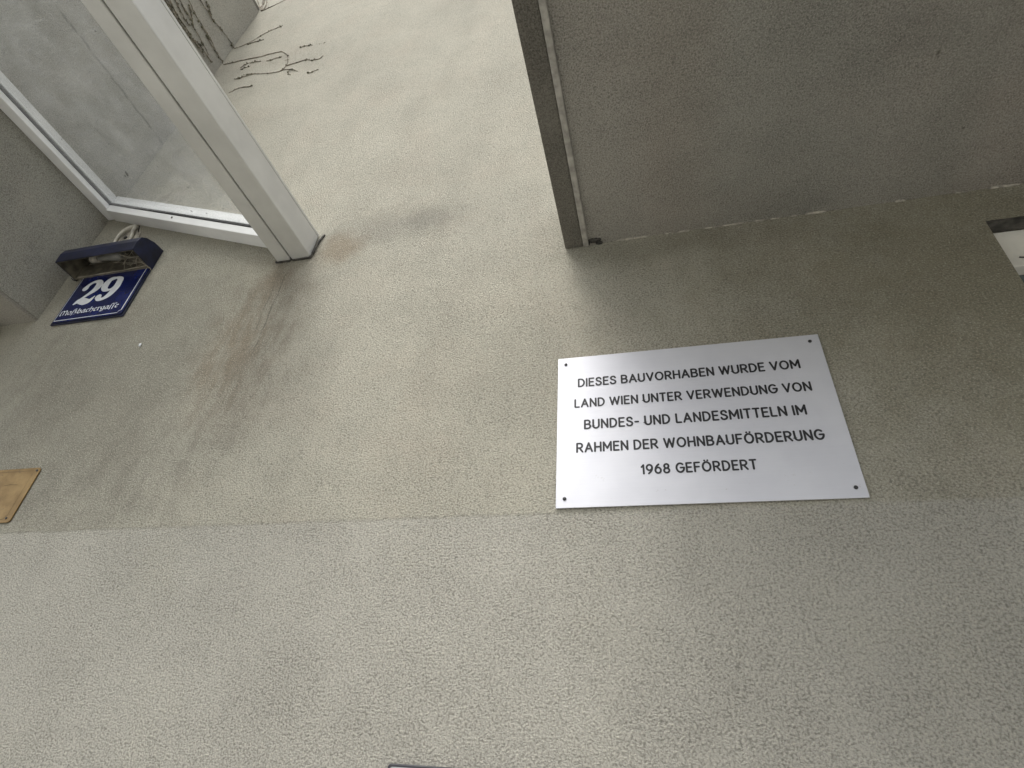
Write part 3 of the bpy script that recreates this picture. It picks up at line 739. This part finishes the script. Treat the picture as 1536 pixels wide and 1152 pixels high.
BAY_STEMS = [[(0.7619, 2.9782), (0.8311, 2.9827), (0.8691, 2.9904), (0.9146, 3.006), (0.9635, 3.0188), (1.0048, 3.017)], [(0.7282, 2.8926), (0.7774, 2.8827), (0.8301, 2.8775), (0.869, 2.8806), (0.9041, 2.8737), (0.9519, 2.8642), (1.0066, 2.8636)], [(0.8187, 2.8797), (0.8645, 2.8705), (0.8972, 2.8585), (0.9435, 2.8603), (0.9972, 2.8609)], [(0.7036, 2.8303), (0.7535, 2.8245), (0.7902, 2.827), (0.8194, 2.8102), (0.861, 2.8065), (0.9287, 2.7946)], [(0.6712, 2.7481), (0.7297, 2.7389), (0.7759, 2.7379), (0.82, 2.7427), (0.8697, 2.7571), (0.9201, 2.7562)], [(0.6782, 2.766), (0.7406, 2.7512), (0.8022, 2.7571), (0.8429, 2.7528), (0.8855, 2.764)], [(0.666, 2.7349), (0.7226, 2.7357), (0.7686, 2.7346), (0.8352, 2.7494)], [(0.6926, 2.8024), (0.724, 2.7953), (0.7668, 2.7856), (0.8, 2.7936)], [(0.668, 2.7684), (0.7022, 2.7554), (0.7478, 2.7546), (0.7947, 2.7537)], [(0.744, 2.8735), (0.7798, 2.845), (0.8117, 2.8066)], [(0.8392, 2.987), (0.8108, 3.009), (0.7821, 3.0139)], [(0.8352, 2.7494), (0.8785, 2.7761), (0.9577, 2.7802)]]
TOP_STEMS = [[(-1.8914, 3.4365), (-1.9432, 3.5307), (-2.0017, 3.6537)], [(-1.8882, 3.4348), (-1.9156, 3.5159), (-1.9505, 3.6254)], [(-1.8854, 3.4368), (-1.8883, 3.5012), (-1.9168, 3.6068)], [(-1.9163, 3.4809), (-1.9205, 3.5543), (-1.9336, 3.616)]]
NODES = [(-1.4271, 2.5919), (-1.6918, 2.6677), (-1.5567, 2.6183), (-1.3384, 2.8037), (-1.6722, 3.1442), (-1.4909, 2.712), (-1.4375, 2.5593), (-1.3791, 2.6635), (-1.7362, 2.6475), (-1.689, 2.7805), (-1.712, 2.781), (-1.4375, 2.6025), (-1.854, 2.8476)]
random.seed(7)
def stem(pts, r0, r1, jit=.004):
    q = catmull(pts, 6)
    q = [p + Vector((random.uniform(-1, 1), random.uniform(-.4, .4), random.uniform(-1, 1)))*jit*.5 for p in q]
    bm = BM(); n = len(q)
    tube(bm, q, [(r0+(r1-r0)*i/n)*random.uniform(.75, 1.3)*(1.7 if random.random() < .1 else 1) for i in range(n)], 5)
    obj('stem', bm, M_vine, vn, smooth=True)
for k, s_ in enumerate(WALL_STEMS): stem([U(x*.9985, .9985, z*.9985) for x, z in s_], .0022 if k in (0, 1, 2) else .0015, .0014)
for k, s_ in enumerate(BAY_STEMS): stem([U(-1.903, n, z) for n, z in s_], .0024 if k < 3 else .0028, .002)
for k, s_ in enumerate(TOP_STEMS): stem([U(x*.9985, .9985, z*.9985) for x, z in s_], .0045, .003)
bm = BM()
for (x, z) in NODES:
    q = U(x*.997, .996, z*.997)
    for j in range(3):
        bmesh.ops.create_icosphere(bm, subdivisions=1, radius=random.uniform(.002, .0045), matrix=Matrix.Translation(q+Vector((random.uniform(-.02, .02), 0, random.uniform(-.008, .008)))) @ Matrix.Diagonal((1.5, .5, .6, 1)))
def holdfasts(pts, m, k):
    q = catmull(pts, 8)
    for j in range(k):
        p = random.choice(q)
        bmesh.ops.create_icosphere(bm, subdivisions=1, radius=random.uniform(.003, .007), matrix=Matrix.Translation(p+Vector((0, 0, random.uniform(-.01, .01)))) @ Matrix.Diagonal((.9, 1.1, .7, 1)))
for s_ in BAY_STEMS: holdfasts([U(-1.903, n, z) for n, z in s_], 0, 8)
for s_ in WALL_STEMS: holdfasts([U(x*.9985, .9985, z*.9985) for x, z in s_], 0, 4)
tag(obj('dry_buds', bm, M_leaf, vn, smooth=True), kind='stuff')
